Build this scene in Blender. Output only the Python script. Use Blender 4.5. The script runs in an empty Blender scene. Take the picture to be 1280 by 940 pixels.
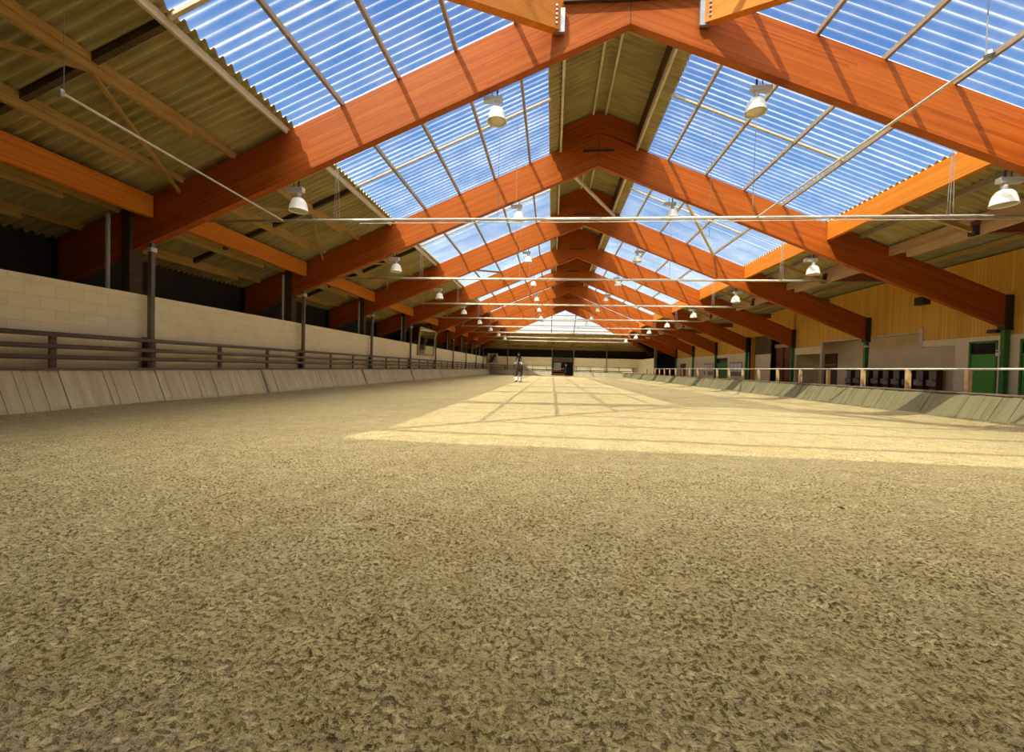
import bpy, bmesh, math, random
from mathutils import Vector, Matrix
random.seed(7)
SC = bpy.context.scene
COL = SC.collection
# ------------------------------------------------------------------ camera
F_PX = 526.675; YAW = 0.0941; PITCH = -0.0194; ROLL = 0.0258; EYE = 1.10
cam = bpy.data.cameras.new('camera'); camo = bpy.data.objects.new('camera', cam); COL.objects.link(camo)
cam.sensor_fit = 'HORIZONTAL'; cam.sensor_width = 36.0; cam.lens = 36.0 * F_PX / 1280.0
cam.clip_start = 0.02; cam.clip_end = 2000
fwd = Vector((-math.sin(YAW)*math.cos(PITCH), math.cos(YAW)*math.cos(PITCH), math.sin(PITCH)))
rt = Vector((math.cos(YAW), math.sin(YAW), 0)); up = rt.cross(fwd)
r2 = rt*math.cos(ROLL) + up*math.sin(ROLL); u2 = -rt*math.sin(ROLL) + up*math.cos(ROLL)
M4 = Matrix(((r2.x, u2.x, -fwd.x, 0), (r2.y, u2.y, -fwd.y, 0), (r2.z, u2.z, -fwd.z, EYE), (0, 0, 0, 1)))
camo.matrix_world = M4
SC.camera = camo
# ------------------------------------------------------------------ sky, sun, exposure
SUN_A, SUN_B = 0.50, 0.57            # horizontal drift of the sunlight per metre of fall, along x and y
SUN_STRENGTH = 4.2
SKY_GAIN = 1.0
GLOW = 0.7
ZENITH_FILL = 7.4                         # added overhead glow, out of view, that brightens floor and walls
SC.view_settings.view_transform = 'Standard'; SC.view_settings.look = 'None'
SC.view_settings.exposure = 0.55; SC.view_settings.gamma = 1.0; SC.view_settings.use_curve_mapping = False
SC.cycles.max_bounces = 10; SC.cycles.diffuse_bounces = 6; SC.cycles.transparent_max_bounces = 24
SC.cycles.use_denoising = True
SC.cycles.caustics_reflective = False; SC.cycles.caustics_refractive = False
SC.cycles.sample_clamp_indirect = 6.0
sd = bpy.data.lights.new('sun', 'SUN'); sd.energy = SUN_STRENGTH; sd.angle = math.radians(0.4); sd.color = (1.0, 0.95, 0.74)
so = bpy.data.objects.new('sun', sd); COL.objects.link(so)
TO_SUN = Vector((-SUN_A, -SUN_B, 1.0)).normalized()
so.rotation_euler = TO_SUN.to_track_quat('Z', 'Y').to_euler(); so.location = (-20, -25, 40)

W = bpy.data.worlds.new('sky'); SC.world = W; W.use_nodes = True

class NT:
    """small helper to write node trees"""
    def __init__(s, tree): s.t = tree; s.n = tree.nodes; s.l = tree.links; s.n.clear()
    def new(s, typ, **kw):
        n = s.n.new(typ)
        for k, v in kw.items(): setattr(n, k, v)
        return n
    def put(s, sock, v):
        if isinstance(v, bpy.types.NodeSocket): s.l.new(v, sock)
        elif isinstance(v, (tuple, list)):
            sock.default_value = tuple(v) + (1.0,) if (len(v) == 3 and sock.type == 'RGBA') else v
        else: sock.default_value = v
    def math(s, op, a, b=0.0, c=None, clamp=False):
        n = s.new('ShaderNodeMath', operation=op, use_clamp=clamp)
        s.put(n.inputs[0], a); s.put(n.inputs[1], b)
        if c is not None: s.put(n.inputs[2], c)
        return n.outputs[0]
    def mix(s, f, a, b, blend='MIX'):
        n = s.new('ShaderNodeMix', data_type='RGBA', blend_type=blend)
        s.put(n.inputs[0], f); s.put(n.inputs[6], a); s.put(n.inputs[7], b); return n.outputs[2]
    def ramp(s, f, stops):
        n = s.new('ShaderNodeValToRGB'); cr = n.color_ramp
        while len(cr.elements) < len(stops): cr.elements.new(0.5)
        for e, (p, c) in zip(cr.elements, stops):
            e.position = p; e.color = (c, c, c, 1) if not isinstance(c, tuple) else tuple(c) + (1,)
        s.put(n.inputs[0], f); return n.outputs[0]
    def range(s, v, a, b, c=0.0, d=1.0):
        n = s.new('ShaderNodeMapRange'); n.clamp = True
        for i, q in enumerate((v, a, b, c, d)): s.put(n.inputs[i], q)
        return n.outputs[0]
    def noise(s, vec, scale, detail=3.0, rough=0.55):
        n = s.new('ShaderNodeTexNoise'); s.put(n.inputs['Vector'], vec); n.inputs['Scale'].default_value = scale
        n.inputs['Detail'].default_value = detail; n.inputs['Roughness'].default_value = rough; return n.outputs[0]
    def xyz(s, v):
        n = s.new('ShaderNodeSeparateXYZ'); s.put(n.inputs[0], v); return n.outputs
    def vec(s, x, y, z):
        n = s.new('ShaderNodeCombineXYZ'); s.put(n.inputs[0], x); s.put(n.inputs[1], y); s.put(n.inputs[2], z); return n.outputs[0]
    def white(s, vec):
        n = s.new('ShaderNodeTexWhiteNoise', noise_dimensions='3D'); s.put(n.inputs['Vector'], vec); return n.outputs['Value']
    def pos(s): return s.new('ShaderNodeTexCoord').outputs['Object']
    def world(s): return s.new('ShaderNodeNewGeometry').outputs['Position']
    def bump(s, h, strength=0.5, dist=0.01):
        n = s.new('ShaderNodeBump'); s.put(n.inputs['Height'], h); n.inputs['Strength'].default_value = strength
        n.inputs['Distance'].default_value = dist; return n.outputs[0]
    def bsdf(s, color, rough=0.7, metal=0.0, normal=None, spec=0.4):
        n = s.new('ShaderNodeBsdfPrincipled'); s.put(n.inputs['Base Color'], color); s.put(n.inputs['Roughness'], rough)
        s.put(n.inputs['Metallic'], metal); n.inputs['Specular IOR Level'].default_value = spec
        if normal is not None: s.put(n.inputs['Normal'], normal)
        return n.outputs[0]
    def out(s, sh, kind='ShaderNodeOutputMaterial'):
        o = s.new(kind); s.put(o.inputs['Surface'], sh)

w = NT(W.node_tree)
gdir = w.new('ShaderNodeTexCoord').outputs['Generated']
gx, gy, gz = w.xyz(gdir)
zz = w.math('MAXIMUM', gz, 0.02)
base = w.mix(w.range(zz, 0.22, 0.75), (0.115, 0.27, 0.55), (0.035, 0.12, 0.38))
base = w.mix(w.range(zz, 0.30, 0.10), base, (0.56, 0.64, 0.74))
pl = w.vec(w.math('DIVIDE', gx, w.math('ADD', zz, 0.25)), w.math('DIVIDE', gy, w.math('ADD', zz, 0.25)), 0.0)
cn = w.noise(pl, 1.55, 6.0, 0.6)
nearsun = w.new('ShaderNodeVectorMath', operation='DOT_PRODUCT')
w.put(nearsun.inputs[0], gdir); nearsun.inputs[1].default_value = TO_SUN
ns = w.math('MAXIMUM', nearsun.outputs['Value'], 0.0)
cover = w.math('ADD', cn, w.math('MULTIPLY', ns, 0.10))
cl = w.range(cover, 0.59, 0.74)
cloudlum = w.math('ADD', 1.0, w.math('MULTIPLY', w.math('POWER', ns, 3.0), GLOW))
sky = w.mix(cl, base, (0.82, 0.88, 0.95))
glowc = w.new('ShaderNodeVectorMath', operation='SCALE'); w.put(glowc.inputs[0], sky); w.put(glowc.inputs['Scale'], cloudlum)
haze_fill = w.new('ShaderNodeVectorMath', operation='SCALE'); haze_fill.inputs[0].default_value = (1.0, 0.90, 0.70)
w.put(haze_fill.inputs['Scale'], w.math('ADD', w.math('MULTIPLY', w.math('POWER', ns, 5.0), GLOW), w.math('MULTIPLY', w.range(gz, 0.76, 0.90), ZENITH_FILL)))  # sun-side haze plus the added overhead fill
tot = w.new('ShaderNodeVectorMath', operation='ADD'); w.put(tot.inputs[0], glowc.outputs[0]); w.put(tot.inputs[1], haze_fill.outputs[0])
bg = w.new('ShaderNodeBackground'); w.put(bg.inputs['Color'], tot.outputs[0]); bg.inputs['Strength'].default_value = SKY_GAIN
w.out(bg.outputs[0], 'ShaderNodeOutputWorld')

# ------------------------------------------------------------------ hall constants (metres)
XC = 1.45                      # ridge line
Y1, BAY, NF = 9.32, 6.25, 8    # first frame, bay, number of frames
YF = [Y1 + i*BAY for i in range(NF)]; YL = YF[-1]
def zlow(d): return 8.43 - 0.412*d       # underside of a frame, d metres from the ridge line
def zup(d): return 9.60 - 0.42*d         # top of a frame
def zroof(d): return zup(d) + 0.13       # roof sheet
HALF = 13.57
ORD = ['nearest', 'second', 'third', 'fourth', 'fifth', 'sixth', 'seventh', 'farthest']
NOR = ['first', 'second', 'third', 'fourth', 'fifth', 'sixth', 'seventh', 'eighth', 'ninth', 'tenth', 'eleventh', 'twelfth']

# ------------------------------------------------------------------ materials
MATS = {}
def mat(name):
    m = bpy.data.materials.new(name); m.use_nodes = True; MATS[name] = m; return m, NT(m.node_tree)
def plain(name, color, rough=0.6, metal=0.0, var=0.12, scale=6.0, spec=0.4):
    m, t = mat(name)
    n = t.noise(t.world(), scale, 4.0)
    f = t.range(n, 0.3, 0.7, 1.0-var, 1.0+var)
    v = t.new('ShaderNodeVectorMath', operation='SCALE'); v.inputs[0].default_value = color; t.put(v.inputs['Scale'], f)
    t.out(t.bsdf(v.outputs[0], rough, metal, t.bump(n, 0.15, 0.004), spec)); return m

def glulam(name, slope, c1, c2, axis='x', rough=0.5):
    """laminated timber: thin glue lines along the member; slope = fall of the laminations per metre from the ridge"""
    m, t = mat(name)
    x, y, z = t.xyz(t.pos())
    run = x if axis == 'x' else y
    h = t.math('ADD', z, t.math('MULTIPLY', t.math('ABSOLUTE', x), slope)) if slope else z
    li = t.math('DIVIDE', h, 0.042)
    fr = t.math('FRACT', li); cell = t.math('FLOOR', li)
    seg = t.math('FLOOR', t.math('ADD', t.math('DIVIDE', run, 2.6), t.math('MULTIPLY', t.white(t.vec(cell, 3.3, 0.0)), 9.0)))
    rnd = t.white(t.vec(cell, seg, 1.7))
    grain = t.noise(t.vec(t.math('MULTIPLY', run, 0.9), t.math('MULTIPLY', h, 22.0), y if axis == 'x' else x), 1.6, 5.0, 0.6)
    f = t.math('ADD', t.math('MULTIPLY', rnd, 0.55), t.math('MULTIPLY', grain, 0.45))
    col = t.mix(f, c1, c2)
    line = t.range(t.math('ABSOLUTE', t.math('SUBTRACT', fr, 0.5)), 0.44, 0.5)
    col = t.mix(t.math('MULTIPLY', line, 0.35), col, tuple(q*0.45 for q in c1))
    t.out(t.bsdf(col, rough, 0.0, t.bump(line, 0.2, 0.003), 0.12)); return m
glulam('glulam_frame', 0.416, (0.28, 0.048, 0.004), (0.46, 0.118, 0.014))
glulam('glulam_long', 0.0, (0.52, 0.15, 0.012), (0.68, 0.235, 0.028), axis='y')
def timber(name, c1, c2, rough=0.75):
    m, t = mat(name)
    p = t.world(); x, y, z = t.xyz(p)
    n = t.noise(t.vec(t.math('MULTIPLY', x, 6.0), t.math('MULTIPLY', y, 1.2), t.math('MULTIPLY', z, 9.0)), 1.7, 5.0, 0.65)
    t.out(t.bsdf(t.mix(t.range(n, 0.3, 0.7), c1, c2), rough, 0.0, t.bump(n, 0.3, 0.004), 0.3)); return m
timber('purlin_wood', (0.34, 0.20, 0.055), (0.48, 0.31, 0.10))
timber('grey_wood', (0.24, 0.18, 0.13), (0.38, 0.31, 0.24))
timber('dark_wood', (0.05, 0.032, 0.018), (0.10, 0.06, 0.03))
timber('brown_rail', (0.13, 0.085, 0.06), (0.22, 0.15, 0.11))
timber('post_wood', (0.40, 0.24, 0.11), (0.55, 0.36, 0.18))
timber('pale_board', (0.50, 0.42, 0.27), (0.66, 0.57, 0.40))
timber('red_wood', (0.16, 0.055, 0.025), (0.27, 0.10, 0.05))

# corrugated opaque sheet
def corr(name, c1, c2):
    m, t = mat(name)
    p = t.world()
    x, y, z = t.xyz(p)
    n = t.noise(p, 0.9, 5.0, 0.6); n2 = t.noise(t.vec(t.math('MULTIPLY', x, 0.5), t.math('MULTIPLY', y, 7.0), 0.0), 1.6, 4.0, 0.6)
    col = t.mix(t.range(n, 0.3, 0.7), c1, c2)
    col = t.mix(t.math('MULTIPLY', t.range(n2, 0.45, 0.65), 0.45), col, tuple(q*0.5 for q in c1))
    t.out(t.bsdf(col, 0.85, 0.0, t.bump(n2, 0.3, 0.004), 0.2)); return m
corr('fibre_sheet', (0.36, 0.285, 0.12), (0.46, 0.375, 0.175))
corr('fibre_sheet_grey', (0.30, 0.30, 0.16), (0.38, 0.37, 0.21))

PITCHC = 0.20
def clear_sheet(name, axis):
    """clear corrugated plastic: see-through flanks, dusty crests, whitened to stand in for sun glints"""
    m, t = mat(name)
    x, y, z = t.xyz(t.world())
    a = y if axis == 'y' else x; b = x if axis == 'y' else y
    ph = t.math('DIVIDE', a, PITCHC)
    tri = t.math('ABSOLUTE', t.math('SUBTRACT', t.math('FRACT', ph), 0.5))      # 0.5 on the crest, 0 in the valley
    cell = t.math('FLOOR', t.math('ADD', ph, 0.5))
    rnd = t.white(t.vec(cell, 1.0, 4.0))
    crest = t.math('MULTIPLY', t.range(tri, 0.34, 0.47), t.math('ADD', 0.07, t.math('MULTIPLY', t.math('POWER', rnd, 2.0), 0.26)))  # white crest stripes also imitate sun glints
    edge = t.math('MULTIPLY', t.range(tri, 0.10, 0.0), 0.08)
    dirt = t.noise(t.vec(t.math('MULTIPLY', x, 1.0), t.math('MULTIPLY', y, 1.0), 0.0), 0.7, 5.0, 0.65)
    fac = t.math('ADD', t.math('ADD', crest, edge), t.range(dirt, 0.42, 0.75, 0.015, 0.09), clamp=True)
    tr = t.new('ShaderNodeBsdfTransparent'); tr.inputs[0].default_value = (0.93, 0.96, 0.97, 1)
    tl = t.new('ShaderNodeBsdfTranslucent'); tl.inputs[0].default_value = (0.93, 0.95, 0.90, 1)
    df = t.new('ShaderNodeBsdfDiffuse'); df.inputs[0].default_value = (0.85, 0.87, 0.84, 1)
    ms = t.new('ShaderNodeMixShader'); ms.inputs[0].default_value = 0.25; t.put(ms.inputs[1], tl.outputs[0]); t.put(ms.inputs[2], df.outputs[0])
    m2 = t.new('ShaderNodeMixShader'); t.put(m2.inputs[0], fac); t.put(m2.inputs[1], tr.outputs[0]); t.put(m2.inputs[2], ms.outputs[0])
    t.out(m2.outputs[0]); return m
clear_sheet('clear_sheet_y', 'y'); clear_sheet('clear_sheet_x', 'x')

# sand
m, t = mat('sand')
p = t.world(); x, y, z = t.xyz(p)
def ringd(cx, cy):
    dx = t.math('SUBTRACT', x, cx); dy = t.math('SUBTRACT', y, cy)
    return t.math('SQRT', t.math('ADD', t.math('MULTIPLY', dx, dx), t.math('MULTIPLY', dy, dy)))
warp = t.noise(p, 0.5, 3.0)
rd = t.math('ADD', ringd(1.2, 2.2), t.math('MULTIPLY', warp, 1.6))
rings = t.math('SINE', t.math('MULTIPLY', rd, 15.0))
rings2 = t.math('SINE', t.math('MULTIPLY', rd, 4.1))
n1 = t.noise(p, 6.0, 7.0, 0.62); n2 = t.noise(p, 26.0, 6.0, 0.66); n3 = t.noise(p, 95.0, 4.0, 0.6); big = t.noise(p, 0.22, 4.0)
pat = t.range(t.noise(p, 0.9, 3.0), 0.35, 0.65)
lump = t.range(n2, 0.38, 0.58)
ns_ = t.noise(t.vec(t.math('ADD', x, t.math('MULTIPLY', n1, 0.05)), y, 0.0), 42.0, 4.0, 0.65)
pit = t.math('MULTIPLY', t.range(ns_, 0.49, 0.40), t.range(t.noise(p, 2.2, 3.0), 0.30, 0.62, 0.55, 1.0))
h = t.math('ADD', t.math('MULTIPLY', n1, 0.7), t.math('ADD', t.math('MULTIPLY', lump, 0.55), t.math('MULTIPLY', n3, 0.25)))
h = t.math('SUBTRACT', h, t.math('MULTIPLY', pit, 0.6))
h = t.math('ADD', h, t.math('MULTIPLY', t.math('MULTIPLY', rings, pat), 0.10))
c = t.mix(t.range(n1, 0.32, 0.68), (0.375, 0.285, 0.135), (0.505, 0.415, 0.222))
c = t.mix(t.math('MULTIPLY', t.range(big, 0.45, 0.62), 0.30), c, (0.43, 0.385, 0.215))
c = t.mix(t.math('MULTIPLY', t.range(rings2, 0.2, 1.0), 0.14), c, (0.52, 0.45, 0.29))
c = t.mix(t.math('MULTIPLY', t.math('MULTIPLY', t.range(rings, 0.1, 1.0), pat), 0.20), c, (0.60, 0.52, 0.34))
c = t.mix(t.math('MULTIPLY', pit, 0.80), c, (0.10, 0.06, 0.018))  # dark patches painted in place of the shade inside pits
c = t.mix(t.math('MULTIPLY', t.range(n3, 0.52, 0.66), 0.40), c, (0.15, 0.10, 0.04))
t.out(t.bsdf(c, 0.95, 0.0, t.bump(h, 0.9, 0.022), 0.1))

# painted block wall
def blocks(name, axis, c1, c2, bw=0.5, bh=0.25):
    m, t = mat(name)
    x, y, z = t.xyz(t.world())
    a = y if axis == 'y' else x
    br = t.new('ShaderNodeTexBrick'); t.put(br.inputs['Vector'], t.vec(a, z, 0.0))
    br.offset = 0.5; br.squash = 1.0
    br.inputs['Color1'].default_value = tuple(c1) + (1,); br.inputs['Color2'].default_value = tuple(c2) + (1,)
    br.inputs['Mortar'].default_value = tuple(q*0.78 for q in c1) + (1,)
    br.inputs['Scale'].default_value = 1.0; br.inputs['Mortar Size'].default_value = 0.006; br.inputs['Mortar Smooth'].default_value = 0.4
    br.inputs['Brick Width'].default_value = bw; br.inputs['Row Height'].default_value = bh; br.inputs['Bias'].default_value = 0.0
    n = t.noise(t.world(), 2.5, 5.0)
    col = t.mix(t.math('MULTIPLY', t.range(n, 0.5, 0.72), 0.35), br.outputs['Color'], tuple(q*0.75 for q in c2))
    t.out(t.bsdf(col, 0.8, 0.0, t.bump(t.math('ADD', br.outputs['Fac'], t.math('MULTIPLY', n, 0.3)), 0.35, -0.006), 0.25)); return m
blocks('block_y', 'y', (0.94, 0.84, 0.53), (0.90, 0.79, 0.48)); blocks('block_x', 'x', (0.94, 0.84, 0.53), (0.90, 0.79, 0.48))

# vertical planks (axis along which planks repeat)
def planks(name, axis, width, c1, c2, gap=(0.03, 0.02, 0.01), rough=0.7, stain=None):
    m, t = mat(name)
    x, y, z = t.xyz(t.world())
    a = y if axis == 'y' else x
    li = t.math('DIVIDE', a, width); cell = t.math('FLOOR', li); fr = t.math('FRACT', li)
    rnd = t.white(t.vec(cell, 2.0, 5.0))
    gr = t.noise(t.vec(t.math('MULTIPLY', a, 9.0), t.math('MULTIPLY', z, 0.8), t.math('MULTIPLY', cell, 0.7)), 2.2, 5.0, 0.6)
    f = t.math('ADD', t.math('MULTIPLY', rnd, 0.6), t.math('MULTIPLY', gr, 0.4))
    col = t.mix(f, c1, c2)
    if stain:
        st = t.noise(t.world(), 1.1, 5.0, 0.65)
        col = t.mix(t.math('MULTIPLY', t.range(st, 0.45, 0.65), 0.6), col, stain)
    ln = t.range(t.math('ABSOLUTE', t.math('SUBTRACT', fr, 0.5)), 0.455, 0.49)
    col = t.mix(t.math('MULTIPLY', ln, t.math('ADD', 0.3, t.math('MULTIPLY', rnd, 0.6))), col, gap)
    t.out(t.bsdf(col, rough, 0.0, t.bump(t.math('SUBTRACT', gr, ln), 0.3, 0.006), 0.25)); return m
planks('wall_planks', 'y', 0.13, (0.64, 0.30, 0.03), (0.84, 0.46, 0.075))
def boards(name, c1, c2, stain):
    m, t = mat(name)
    x, y, z = t.xyz(t.world())
    f = t.noise(t.vec(t.math('MULTIPLY', y, 3.1), t.math('MULTIPLY', z, 0.35), 0.0), 1.0, 4.0, 0.7)
    g = t.noise(t.vec(t.math('MULTIPLY', y, 22.0), t.math('MULTIPLY', z, 1.6), 3.0), 1.0, 4.0, 0.6)
    st = t.noise(t.world(), 1.3, 6.0, 0.7)
    col = t.mix(t.range(f, 0.35, 0.65), c1, c2)
    col = t.mix(t.math('MULTIPLY', t.range(g, 0.45, 0.7), 0.35), col, tuple(q*0.55 for q in c1))
    col = t.mix(t.math('MULTIPLY', t.range(st, 0.45, 0.65), 0.6), col, stain)
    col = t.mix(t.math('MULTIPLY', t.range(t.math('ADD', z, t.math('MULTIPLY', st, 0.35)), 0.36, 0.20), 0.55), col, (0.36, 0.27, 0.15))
    t.out(t.bsdf(col, 0.85, 0.0, t.bump(t.math('ADD', g, st), 0.4, 0.008), 0.2))
boards('kick_planks_y', (0.54, 0.43, 0.235), (0.72, 0.61, 0.37), (0.58, 0.53, 0.31))
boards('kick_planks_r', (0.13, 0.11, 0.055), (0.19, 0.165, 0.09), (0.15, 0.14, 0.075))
planks('kick_planks_x', 'x', 0.21, (0.33, 0.26, 0.17), (0.48, 0.40, 0.28))
planks('dark_planks', 'y', 0.16, (0.10, 0.06, 0.03), (0.17, 0.10, 0.05))

plain('beige_panel', (0.80, 0.66, 0.42), 0.75, var=0.06, scale=1.5)
plain('alcove_plaster', (0.84, 0.68, 0.42), 0.85, var=0.08, scale=1.2)
plain('dark_shed', (0.035, 0.028, 0.022), 0.9)
plain('dark_steel', (0.045, 0.04, 0.04), 0.55, 0.3)
plain('brown_steel', (0.16, 0.13, 0.10), 0.5, 0.2)
plain('galvanised', (0.42, 0.43, 0.42), 0.4, 0.8)
plain('pipe_white', (0.62, 0.58, 0.48), 0.45, 0.1)
plain('cable', (0.30, 0.28, 0.25), 0.6)
plain('green_paint', (0.05, 0.19, 0.03), 0.5)
plain('green_door', (0.08, 0.32, 0.035), 0.5, var=0.06)
plain('door_glass', (0.012, 0.014, 0.014), 0.15)
plain('lamp_enamel', (0.80, 0.78, 0.68), 0.35, var=0.04)
plain('lamp_inside', (0.62, 0.58, 0.42), 0.3, 0.3)
plain('lamp_glass', (0.75, 0.72, 0.60), 0.15)
plain('ballast', (0.55, 0.53, 0.46), 0.5, var=0.05)
plain('concrete', (0.55, 0.49, 0.38), 0.9)
plain('rail_metal', (0.60, 0.58, 0.50), 0.4, 0.4)
plain('seat_grey', (0.34, 0.27, 0.20), 0.8)
plain('seat_frame_brown', (0.05, 0.028, 0.018), 0.5)
plain('mirror', (0.42, 0.43, 0.42), 0.03, 1.0, var=0.02)
plain('paper_white', (0.75, 0.73, 0.66), 0.7, var=0.05)
plain('red_plastic', (0.55, 0.08, 0.04), 0.4)
plain('horse_coat', (0.085, 0.05, 0.045), 0.6)
plain('sock_white', (0.80, 0.78, 0.70), 0.7)
plain('black_cloth', (0.014, 0.013, 0.014), 0.95, spec=0.05)
plain('skin', (0.55, 0.33, 0.23), 0.6)
plain('breeches', (0.30, 0.27, 0.28), 0.8)
plain('hoof', (0.06, 0.05, 0.04), 0.5)
plain('dung', (0.10, 0.07, 0.035), 0.95)
plain('leather', (0.06, 0.03, 0.02), 0.5)

# ------------------------------------------------------------------ mesh helpers
class MB:
    def __init__(s): s.v = []; s.f = []
    def add(s, vs, fs):
        o = len(s.v); s.v += [tuple(q) for q in vs]; s.f += [tuple(i+o for i in f) for f in fs]; return s
    def box(s, x0, x1, y0, y1, z0, z1):
        return s.add([(x0,y0,z0),(x1,y0,z0),(x1,y1,z0),(x0,y1,z0),(x0,y0,z1),(x1,y0,z1),(x1,y1,z1),(x0,y1,z1)],
                     [(0,3,2,1),(4,5,6,7),(0,1,5,4),(1,2,6,5),(2,3,7,6),(3,0,4,7)])
    def bar(s, a, b, wd, hd, upv=(0,0,1)):
        a = Vector(a); b = Vector(b); d = (b-a).normalized(); sd_ = d.cross(Vector(upv))
        if sd_.length < 1e-4: sd_ = d.cross(Vector((1,0,0)))
        sd_.normalize(); u = sd_.cross(d)
        sd_ *= wd/2; u *= hd/2
        vs = [p + i*sd_ + j*u for p in (a, b) for i, j in ((-1,-1),(1,-1),(1,1),(-1,1))]
        return s.add(vs, [(0,1,2,3),(7,6,5,4),(0,4,5,1),(1,5,6,2),(2,6,7,3),(3,7,4,0)])
    def tube(s, pts, r, n=8, caps=True):
        pts = [Vector(p) for p in pts]; rings = []
        for i, p in enumerate(pts):
            d = (pts[min(i+1, len(pts)-1)] - pts[max(i-1, 0)]).normalized()
            ref = Vector((0,0,1)) if abs(d.z) < 0.9 else Vector((1,0,0))
            a = d.cross(ref).normalized(); b = a.cross(d)
            rr = r[i] if isinstance(r, (list, tuple)) else r
            rings.append([p + rr*(math.cos(2*math.pi*k/n)*a + math.sin(2*math.pi*k/n)*b) for k in range(n)])
        vs = [q for rg in rings for q in rg]; fs = []
        for i in range(len(pts)-1):
            for k in range(n):
                fs.append((i*n+k, i*n+(k+1)%n, (i+1)*n+(k+1)%n, (i+1)*n+k))
        if caps: fs.append(tuple(range(n-1, -1, -1))); fs.append(tuple((len(pts)-1)*n+k for k in range(n)))
        return s.add(vs, fs)
    def lathe(s, prof, c=(0,0,0), n=20):
        c = Vector(c); vs = []; fs = []
        for r, z in prof:
            for k in range(n): vs.append(c + Vector((r*math.cos(2*math.pi*k/n), r*math.sin(2*math.pi*k/n), z)))
        for i in range(len(prof)-1):
            for k in range(n): fs.append((i*n+k, i*n+(k+1)%n, (i+1)*n+(k+1)%n, (i+1)*n+k))
        return s.add(vs, fs)
    def prism(s, poly, y0, y1):
        """polygon in x,z extruded along y"""
        n = len(poly); vs = [(x, y0, z) for x, z in poly] + [(x, y1, z) for x, z in poly]
        fs = [tuple(range(n)), tuple(range(2*n-1, n-1, -1))] + [(i, i+n, (i+1)%n+n, (i+1)%n) for i in range(n)]
        return s.add(vs, fs)
    def build(s, name, m, parent=None, smooth=False, bevel=0.0, origin=None):
        me = bpy.data.meshes.new(name)
        vs = s.v
        if origin is not None: vs = [(a-origin[0], b-origin[1], c-origin[2]) for a, b, c in vs]
        me.from_pydata(vs, [], s.f); me.materials.append(MATS[m])
        bm = bmesh.new(); bm.from_mesh(me); bmesh.ops.recalc_face_normals(bm, faces=bm.faces[:]); bm.to_mesh(me); bm.free()
        if smooth:
            for p_ in me.polygons: p_.use_smooth = True
        o = bpy.data.objects.new(name, me); COL.objects.link(o)
        if origin is not None: o.location = origin
        if parent is not None: o.parent = parent
        if bevel:
            b = o.modifiers.new('bevel', 'BEVEL'); b.width = bevel; b.segments = 2; b.limit_method = 'ANGLE'
        return o
def tag(o, label=None, cat=None, group=None, kind=None):
    if label: o['label'] = label
    if cat: o['category'] = cat
    if group: o['group'] = group
    if kind: o['kind'] = kind
    return o
def thing(name, label, cat, loc=(0,0,0), group=None, rz=0.0):
    o = bpy.data.objects.new(name, None); COL.objects.link(o); o.location = loc; o.rotation_euler[2] = rz
    o.empty_display_size = 0.2
    return tag(o, label, cat, group)
def copy_tree(o, parent=None):
    c = o.copy(); COL.objects.link(c); c.parent = parent
    for ch in list(o.children): copy_tree(ch, c)
    return c
def struct(name, mb, m, **k):
    o = mb.build(name, m, **k); o['kind'] = 'structure'; return o

# ------------------------------------------------------------------ floor and shell
GX0, GX1, GY0, GY1 = -9.25, 10.2, -1.6, 62.3     # arena inside the kick boards
from mathutils import noise as mn
def sand_z(x, y):
    b = 0.0
    if x < GX0+0.9: b += 0.10*((GX0+0.9-x)/0.9)**2
    if x > GX1-0.9: b += 0.12*((x-GX1+0.9)/0.9)**2
    if y > GY1-1.0: b += 0.10*((y-GY1+1.0)/1.0)**2
    b += 0.012*mn.noise(Vector((x*0.5, y*0.5, 0.0)))
    return b
def grid(x0, x1, nx, y0, y1, ny, fz):
    mb = MB(); vs = []; fs = []
    for j in range(ny+1):
        yy = y0 + (y1-y0)*j/ny
        for i in range(nx+1):
            xx = x0 + (x1-x0)*i/nx; vs.append((xx, yy, fz(xx, yy)))
    for j in range(ny):
        for i in range(nx):
            a = j*(nx+1)+i; fs.append((a, a+1, a+nx+2, a+nx+1))
    return mb.add(vs, fs)
def clods(x, y):
    v = Vector((x, y, 0.0))
    a = mn.noise(v*3.2)*0.014 + mn.noise(v*9.0 + Vector((3, 7, 0)))*0.014
    b = abs(mn.noise(v*17.0)); c_ = abs(mn.noise(v*31.0 + Vector((1, 2, 0))))
    return a + 0.026*b + 0.014*c_
def near_z(x, y, x1=7.0, ya=0.45, yb=7.0):
    e = min(1.0, max(0.0, (yb-y)/2.5), max(0.0, (x1-0.05-abs(x))/0.8), max(0.0, (y-ya)/0.2))
    return sand_z(x, y) + e*clods(x, y)
NX0, NX1, NY0_, NY1_ = -7.0, 7.0, 0.4, 7.0
# one arena floor mesh: fine grid near the camera, coarser pieces around it
mb = grid(NX0, NX1, 520, 3.0, NY1_, 150, near_z)
FX = 4.2
g = grid(-FX, FX, 680, 0.9, 3.0, 170, near_z); mb.add(g.v, g.f)
for (a, b, nx, c, d, ny) in ((NX0, -FX, 90, NY0_, 3.0, 80), (FX, NX1, 90, NY0_, 3.0, 80), (-FX, FX, 60, NY0_, 0.9, 10)):
    g = grid(a, b, nx, c, d, ny, near_z); mb.add(g.v, g.f)
for (a, b, nx, c, d, ny) in ((GX0-0.35, NX0, 10, NY0_, NY1_, 20), (NX1, GX1+0.3, 12, NY0_, NY1_, 20),
                             (GX0-0.35, GX1+0.3, 64, GY0, NY0_, 8), (GX0-0.35, GX1+0.3, 64, NY1_, GY1+0.2, 180)):
    g = grid(a, b, nx, c, d, ny, sand_z); mb.add(g.v, g.f)
fl = struct('floor', mb, 'sand', smooth=True)
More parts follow.
